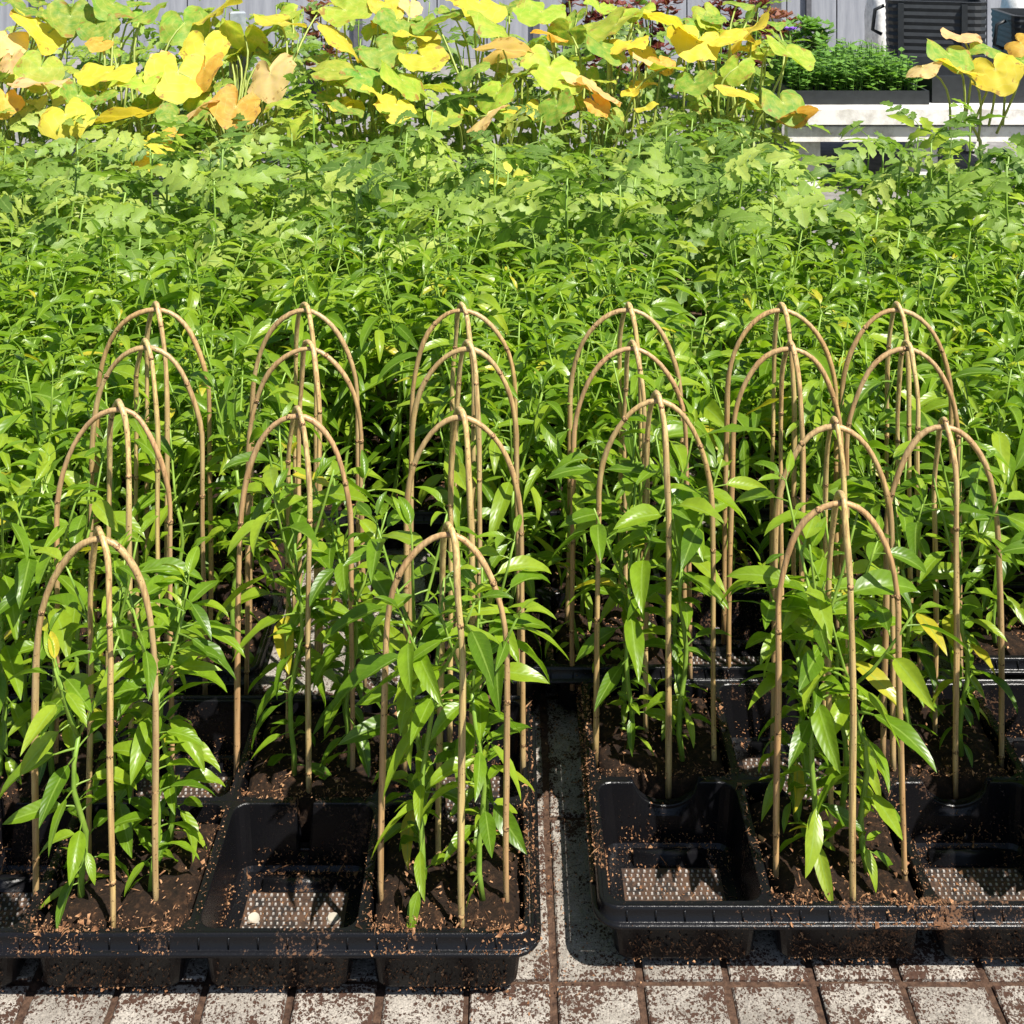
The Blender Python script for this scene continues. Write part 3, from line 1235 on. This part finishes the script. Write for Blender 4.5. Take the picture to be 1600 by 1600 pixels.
# ------------------------------------------------------------------ pumpkins
CG, CL, CYE, CPE, COR = (.13, .28, .03), (.27, .40, .035), (.54, .47, .04), (.70, .46, .22), (.56, .30, .045)
KC = {'g': CG, 'l': CL, 'y': CYE, 'p': CPE, 'o': COR}
KL = '''10,60,60,p 55,40,72,y 66,105,55,l 70,135,68,p 18,95,34,p 100,178,62,y 122,150,46,g 175,115,70,y 215,125,54,l 280,110,78,y 322,105,55,o
250,97,30,p 320,68,58,y 285,35,60,g 150,42,48,g 160,70,34,o 345,20,66,y 382,55,64,l 220,185,80,y 278,185,44,g 318,170,50,p 372,165,60,o
172,150,40,g 235,226,52,y 246,250,48,y 275,212,28,o 110,25,60,g 40,20,54,g 180,10,60,g 230,25,54,g 5,130,40,g 8,155,44,o
422,112,66,p 445,42,64,y 520,55,70,y 510,115,64,l 560,120,52,g 590,80,58,g 650,62,46,y 655,90,62,y 625,125,70,l 590,150,44,y 620,165,50,y
450,160,58,l 700,145,46,l 690,185,44,l 620,35,54,g 775,85,74,p 780,145,54,l 765,182,58,p 530,20,62,l 600,8,44,y 640,12,30,p 750,5,72,y
690,40,60,g 770,40,62,l 612,20,34,y 860,105,68,l 900,125,48,p 930,145,60,p 888,140,44,l 970,38,70,l 1045,45,80,y 1092,65,58,y 1030,100,34,o
1036,112,44,l 1085,130,52,g 1155,105,42,l 1180,45,70,y 1130,65,54,y 1145,145,58,y 1225,83,64,l 855,60,46,o 890,50,46,g 850,20,62,l 985,72,54,y
1005,98,34,p 940,75,60,g 1245,180,54,o 1220,160,60,g 930,165,34,o 870,165,50,g 480,190,46,l 545,175,40,g 820,120,50,g 740,110,46,g
1440,110,46,p 1500,115,56,y 1552,107,60,y 1480,85,62,g 1500,60,46,p 1547,80,38,g 1590,70,40,o 1592,100,46,g 1000,20,40,l 1210,60,36,g'''.split()
plants = [(-1.52, 3.55, 'at the far left edge'), (-1.16, 3.5, 'left of the grey post'), (-.78, 3.5, 'right of the grey post'), (-.42, 3.55, 'left of the centre'),
          (-.08, 3.5, 'at the centre of the row'), (.26, 3.5, 'right of the centre'), (.62, 3.5, 'left of the white bench gap'), (1.34, 3.6, 'alone right of the white bench gap')]
PR = []
for x, y, w in plants:
    t = root('pumpkin_plant', (x, y, 0), 'yellowing pumpkin plant with broad leaves %s' % w, 'pumpkin plant', 'yellowing pumpkin plants')
    mb = MB()
    vp = [Vector((.05 * math.sin(i * .8 + x * 3), .03 * math.cos(i), .05 * i)) for i in range(7)]
    mb.tube(vp, [.010 - .001 * i for i in range(7)], 6)
    put('vine', mb.mesh('vine', M['stalk'], True), t)
    PR.append((t, Vector((x, y, 0))))


def pumpkin_blade(w, size, colr):
    t, b = min(PR, key=lambda q: abs(q[1].x - w.x))
    lp = w - b
    dx, dy = U(-.5, .5), U(-1, -.1)
    yaw = math.atan2(dy, dx) if R.random() < .8 else U(0, 6.28)
    pitch = U(-.85, .15)
    roll = U(-.6, .6)
    m4 = trs(lp, yaw, pitch, roll, size)
    j = U(.85, 1.12)
    put('leaf', KLEAF[R.randrange(9)], t, m4, tuple(min(.9, v * j * U(.92, 1.08)) for v in colr))
    mb = MB()
    foot = Vector((lp.x * .55 + U(-.05, .05), lp.y * .4 + U(-.03, .03), max(.02, lp.z * .55)))
    e = m4 @ Vector((.12, 0, -.004))
    pts = [foot.lerp(e, k / 6) + Vector((.03 * math.sin(math.pi * k / 6) * math.sin(foot.x * 90), 0, .04 * math.sin(math.pi * k / 6))) for k in range(7)]
    mb.tube(pts, [.0040, .0038, .0036, .0034, .0032, .0030, .0028], 5)
    put('leaf_stalk', mb.mesh('leaf_stalk', M['stalk'], True), t)


for e in KL:
    x, y, s, c = e.split(',')
    x, y, s = float(x), float(y), float(s)
    Y = 3.22 + (215 - min(y, 215)) / 215 * .62
    pumpkin_blade(P(x, y - 6, Y), s * 1.32 / F * Y, KC[c])
for q_ in range(120):
    x = U(-20, 1220)
    y = U(8, 170) if q_ < 90 else U(-5, 28)
    Y = 3.30 + (215 - y) / 215 * .62
    pumpkin_blade(P(x, y + 8, Y), U(34, 52) / F * Y, KC[R.choice('ggglly')])
# stray bright leaves among the tomatoes
PR.append((root('pumpkin_plant', (-.02, 2.72, 0), 'bright lime-yellow leaves poking up among the tomatoes', 'pumpkin plant'), Vector((-.02, 2.72, 0))))
n0 = PR[-1:]
sv = PR
PR = n0
for x, y, s in ((772, 272, 52), (800, 283, 58), (822, 300, 44), (785, 255, 40)):
    pumpkin_blade(P(x, y, 2.70), s / F * 2.7, (.60, .64, .10))
PR = sv
# grey post among the pumpkins
mb = MB()
mb.box(-.024, .024, -.02, .02, 0, .62, .004)
o = put('post', mb.mesh('post', M['metal_grey']))
o.location = P(371, 300, 3.75) * 1
o.location.z = 0
o.rotation_euler.z = .3
tag(o, 'square grey metal post standing among the pumpkin leaves', 'post')

# ------------------------------------------------------------------ background: bench, seedlings, bins, wall
bx0, bx1 = P(1232, 168, 4.0).x, P(1680, 168, 4.0).x
bt = root('bench', ((bx0 + bx1) / 2, 4.35, 0), 'low white board bench under the seedling trays', 'bench')
hw = (bx1 - bx0) / 2
for nm, z0, z1, y0 in (('top_board', .225, .280, -.36), ('front_rail', .165, .217, -.34)):
    mb = MB()
    mb.box(-hw, hw, y0, .42 if nm == 'top_board' else y0 + .05, z0, z1, .004)
    put(nm, mb.mesh(nm, M['white']), bt)
for lx in (-hw + .08, 0, hw - .08):
    for ly in (-.25, .33):
        mb = MB()
        mb.box(-.04, .04, -.04, .04, 0, .2249)
        put('leg', mb.mesh('leg', M['white']), bt, Matrix.Translation((lx, ly, 0)))


def open_tray(name, cx, cy, z, w, d, h, label):
    mb = MB()
    t = .008
    mb.box(-w / 2, w / 2, -d / 2, d / 2, 0, .01)
    mb.box(-w / 2, w / 2, -d / 2, -d / 2 + t, .01, h)
    mb.box(-w / 2, w / 2, d / 2 - t, d / 2, .01, h)
    mb.box(-w / 2, -w / 2 + t, -d / 2 + t, d / 2 - t, .01, h)
    mb.box(w / 2 - t, w / 2, -d / 2 + t, d / 2 - t, .01, h)
    o = put(name, mb.mesh(name, M['bin_black']))
    o.location = (cx, cy, z)
    return tag(o, label, 'tray')


sx0, sx1 = P(1236, 160, 4.05).x, P(1452, 160, 4.05).x
open_tray('seedling_tray', (sx0 + sx1) / 2, 4.33, .281, sx1 - sx0, .56, .045, 'black seedling tray full of green seedlings on the white bench')
open_tray('empty_tray', sx1 + .24, 4.33, .281, .44, .50, .09, 'empty black tray at the right end of the white bench')
mb = MB()
for _ in range(520):
    x, y = U(sx0 + .02, sx1 - .02), U(4.07, 4.59)
    h = U(.07, .15)
    b = Vector((x, y, .292))
    tp = b + Vector((U(-.02, .02), U(-.02, .02), h))
    mb.tube([b, b.lerp(tp, .5) + Vector((U(-.006, .006), 0, 0)), tp], .0012, 3, cap=False)
    for k in range(9):
        p = b.lerp(tp, U(.35, 1))
        a = U(0, 6.28)
        ln = U(.018, .036)
        w = ln * .38
        dx, dy, dz = math.cos(a), math.sin(a), U(-.4, .5)
        s = Vector((-dy, dx, 0))
        dv = Vector((dx, dy, dz)) * ln
        mb.add([p, p + dv * .5 + s * w, p + dv, p + dv * .5 - s * w], [(0, 1, 2, 3)], [(.5, 0), (1, .5), (.5, 1), (0, .5)])
tag(put('seedlings', mb.mesh('seedlings', M['seedling_leaf'])), 'dense green seedlings growing in the tray on the white bench', 'seedlings', kind='stuff')


def ribbed_bin(cx, cy, wx, wy, h, rot, label):
    t = root('plastic_bin', (cx, cy, 0), label, 'bin')
    t.rotation_euler.z = rot
    mb = MB()
    nz = 34
    loops = []
    for i in range(nz + 1):
        z = h * i / nz
        d = .004 if i % 2 == 0 else 0
        k = .94 + .06 * i / nz
        loops.append([(p[0], p[1], z) for p in rrect(wx * k + d, wy * k + d, .05, 6, 3)])
    loops.append([(p[0], p[1], h) for p in rrect(wx - .02, wy - .02, .045, 6, 3)])
    loops.append([(p[0], p[1], .03) for p in rrect(wx * .9 - .02, wy * .9 - .02, .045, 6, 3)])
    n = len(loops[0])
    vs = [p for lp in loops for p in lp]
    fs = [(i * n + k, i * n + (k + 1) % n, (i + 1) * n + (k + 1) % n, (i + 1) * n + k) for i in range(len(loops) - 1) for k in range(n)]
    fs.append(tuple((len(loops) - 1) * n + k for k in range(n)))
    mb.add(vs, fs)
    put('body', mb.mesh('body', M['bin_black']), t)
    for lx in (-wx * .72, wx * .55):
        mb = MB()
        mb.box(-.012, .012, -.014, .02, .02, h - .01)
        put('upright_rib', mb.mesh('upright_rib', M['bin_black']), t, Matrix.Translation((lx, -wy - .004, 0)))
    mb = MB()
    mb.tube([(-wx - .01, -.1, h - .03), (-wx - .05, -.1, h - .05), (-wx - .06, -.1, h - .14), (-wx - .02, -.1, h - .16)], .009, 5)
    put('handle', mb.mesh('handle', M['bin_black'], True), t)
    return t


ribbed_bin(P(1478, 60, 5.3).x, 5.45, .205, .20, .515, -.28, 'tall black ribbed plastic bin behind the white bench')
ribbed_bin(P(1650, 60, 5.5).x, 5.6, .20, .20, .435, -.1, 'shorter black ribbed bin cut off by the right edge')

WY = 7.3
mb = MB()
mb.add([(-9, WY + .03, -.01), (9, WY + .03, -.01), (9, WY + .03, 1.6), (-9, WY + .03, 1.6)], [(0, 1, 2, 3)])
mb.box(-9, 9, WY + .04, WY + .10, -.01, 1.6)
wl = put('wall', mb.mesh('wall', M['wall']))
tag(wl, 'pale grey wall across the back of the yard', 'wall', kind='structure')
x = -4.5
pmb = MB()
pmb.box(-.146, .146, 0, .028, -.01, 1.6, .003)
PANEL = pmb.mesh('wall_panel', M['wall'])
while x < 4.5:
    put('wall_panel', PANEL, wl, Matrix.Translation((x, WY, 0)))
    x += .30
for px, w in ((1210, .07), (1262, .03), (1376, .04), (838, .04), (890, .03), (60, .06), (560, .05)):
    mb = MB()
    mb.box(-w / 2, w / 2, -.03, .0, 0, 1.7, .004)
    o = put('wall_post', mb.mesh('wall_post', M['dark_grey']))
    o.location = (P(px, 40, WY).x, WY - .003, 0)
    tag(o, 'dark upright post fixed to the grey wall, %s from the left' % {60: 'first', 560: 'second', 838: 'third', 890: 'fourth', 1210: 'fifth', 1262: 'sixth', 1376: 'seventh'}[px], 'post', 'posts along the grey wall')


def pot_mesh(r, h, mat):
    mb = MB()
    n = 16
    prof = [(r * .72, 0), (r * .96, h * .86), (r * 1.05, h * .86), (r * 1.05, h), (r * .93, h), (r * .9, h * .85), (0.001, h * .85)]
    vs = [(q * math.cos(6.2832 * k / n), q * math.sin(6.2832 * k / n), z) for q, z in prof for k in range(n)]
    fs = [(i * n + k, i * n + (k + 1) % n, (i + 1) * n + (k + 1) % n, (i + 1) * n + k) for i in range(len(prof) - 1) for k in range(n)]
    mb.add(vs, fs)
    return mb.mesh('pot', mat)


POTB = pot_mesh(.085, .13, M['bin_black'])
POTT = pot_mesh(.085, .12, M['pot_brown'])


def rosette(px, py, Y, z0, spread, label, mat, pot, n=70):
    c = P(px, py, Y)
    t = root('potted_plant', (c.x, Y, z0), label, 'potted plant', None)
    put('pot', pot, t)
    mb = MB()
    top = c.z - z0
    for k in range(n):
        hh = U(.12, max(.16, top))
        a = U(0, 6.28)
        rr_ = spread * math.sqrt(R.random()) * (0.5 + .5 * hh / max(.16, top))
        p = Vector((rr_ * math.cos(a), rr_ * math.sin(a), hh))
        for q in range(6):
            b = a + q * 1.05 + U(-.3, .3)
            ln = U(.035, .06)
            w = ln * .30
            dv = Vector((math.cos(b), math.sin(b), U(.1, .9))).normalized() * ln
            s = Vector((-math.sin(b), math.cos(b), 0))
            mb.add([p, p + dv * .5 + s * w, p + dv, p + dv * .5 - s * w], [(0, 1, 2, 3)], [(.5, 0), (1, .5), (.5, 1), (0, .5)])
    put('foliage', mb.mesh('foliage', M[mat]), t)
    mb = MB()
    for k in range(10):
        a = U(0, 6.28)
        e = Vector((spread * .6 * math.cos(a), spread * .6 * math.sin(a), top * U(.6, .95)))
        mb.tube([Vector((0, 0, .09)), e * .5 + Vector((0, 0, .05)), e], .004, 4)
    put('stem', mb.mesh('stem', M['stalk']), t)
    return t


for i, (px, w) in enumerate(((905, 'leftmost beside the wall'), (960, 'second from the left by the wall'), (1020, 'third from the left by the wall'),
                             (1120, 'fourth from the left by the wall'), (1165, 'rightmost of the dark red ones'), (505, 'left behind the pumpkin leaves'))):
    rosette(px, -12 + 10 * (i % 2), 5.6 + .1 * (i % 3), 0, .13, 'dark red leafy potted plant, ' + w, 'red_leaf', POTB)
rosette(1262, 34, 5.6, .12, .12, 'green and bronze rosette plant in a brown pot by the wall', 'seedling_leaf', POTT)
rosette(1222, 22, 6.0, .10, .10, 'bronze leafy potted plant left of the rosette plant', 'red_leaf', POTT, 40)
# white board behind the seedlings, carrying the rosette pots
mb = MB()
mb.box(-.36, .36, -.20, .42, .065, .105, .004)
mb.box(-.33, -.25, -.15, .37, 0, .0645)
mb.box(.25, .33, -.15, .37, 0, .0645)
o = put('low_platform', mb.mesh('low_platform', M['white']))
o.location = (P(1262, 75, 5.6).x, 5.62, 0)
tag(o, 'low white board carrying the pots beside the grey wall', 'platform')
# purple flower
fl = root('flower', (P(1234, 48, 5.0).x, 5.0, 0), 'purple flower on a thin green stem beside the rosette plant', 'flower')
mb = MB()
fz = P(1234, 48, 5.0).z
mb.tube([(0, 0, 0), (.01, 0, fz * .5), (0, 0, fz)], .004, 5)
put('stem', mb.mesh('stem', M['stem']), fl)
mb = MB()
for k in range(7):
    a = k * .9
    d = Vector((math.cos(a), math.sin(a) * .7, .5)) * .032
    s = Vector((-math.sin(a), math.cos(a), .2)) * .014
    c = Vector((0, 0, fz))
    mb.add([c, c + d * .6 + s, c + d, c + d * .6 - s], [(0, 1, 2, 3)])
put('petals', mb.mesh('petals', M['purple']), fl)
# bags on top of / behind the bin
for px, py, w, mat, lab in ((1372, 4, .10, 'bag_white', 'crumpled white sack hanging left of the tall black bin'),
                            (1470, -14, .22, 'bag_blue', 'blue sack showing above the tall black bin'),
                            (1592, 0, .16, 'bag_white', 'white sack showing above the shorter black bin')):
    c = P(px, py, 6.1)
    mb = MB()
    n, m = 14, 9
    vs = []
    for j in range(m + 1):
        ph = math.pi * j / m
        for k in range(n):
            th = 6.2832 * k / n
            q = math.sin(ph) ** .6 * (1 + .22 * noise.noise((math.cos(th) * 2 + px, math.sin(th) * 2, j * .5)))
            vs.append((w * .62 * q * math.cos(th), .12 * q * math.sin(th), (c.z + .07) * (.5 - .5 * math.cos(ph))))
    fs = [(j * n + k, j * n + (k + 1) % n, (j + 1) * n + (k + 1) % n, (j + 1) * n + k) for j in range(m) for k in range(n)]
    mb.add(vs, fs)
    o = put('sack', mb.mesh('sack', M[mat], True))
    o.location = (c.x, 6.1, 0)
    tag(o, lab, 'sack')

# ------------------------------------------------------------------ spilled soil on the pavers
mb = MB()
for _ in range(900):
    y = U(.98, 1.5)
    x = U(-.5, .5) * y
    mb.chip((x, y, .0008), U(.0005, .0016))
for _ in range(900):
    x = U(.020, .075)
    y = U(1.08, 2.0)
    mb.chip((x, y, .0008), U(.0005, .0018))
tag(put('soil_crumbs', mb.mesh('soil_crumbs', M['crumb'])), 'brown soil crumbs spilled over the pale pavers', 'soil', kind='stuff')
print('objects', len(scene.objects))
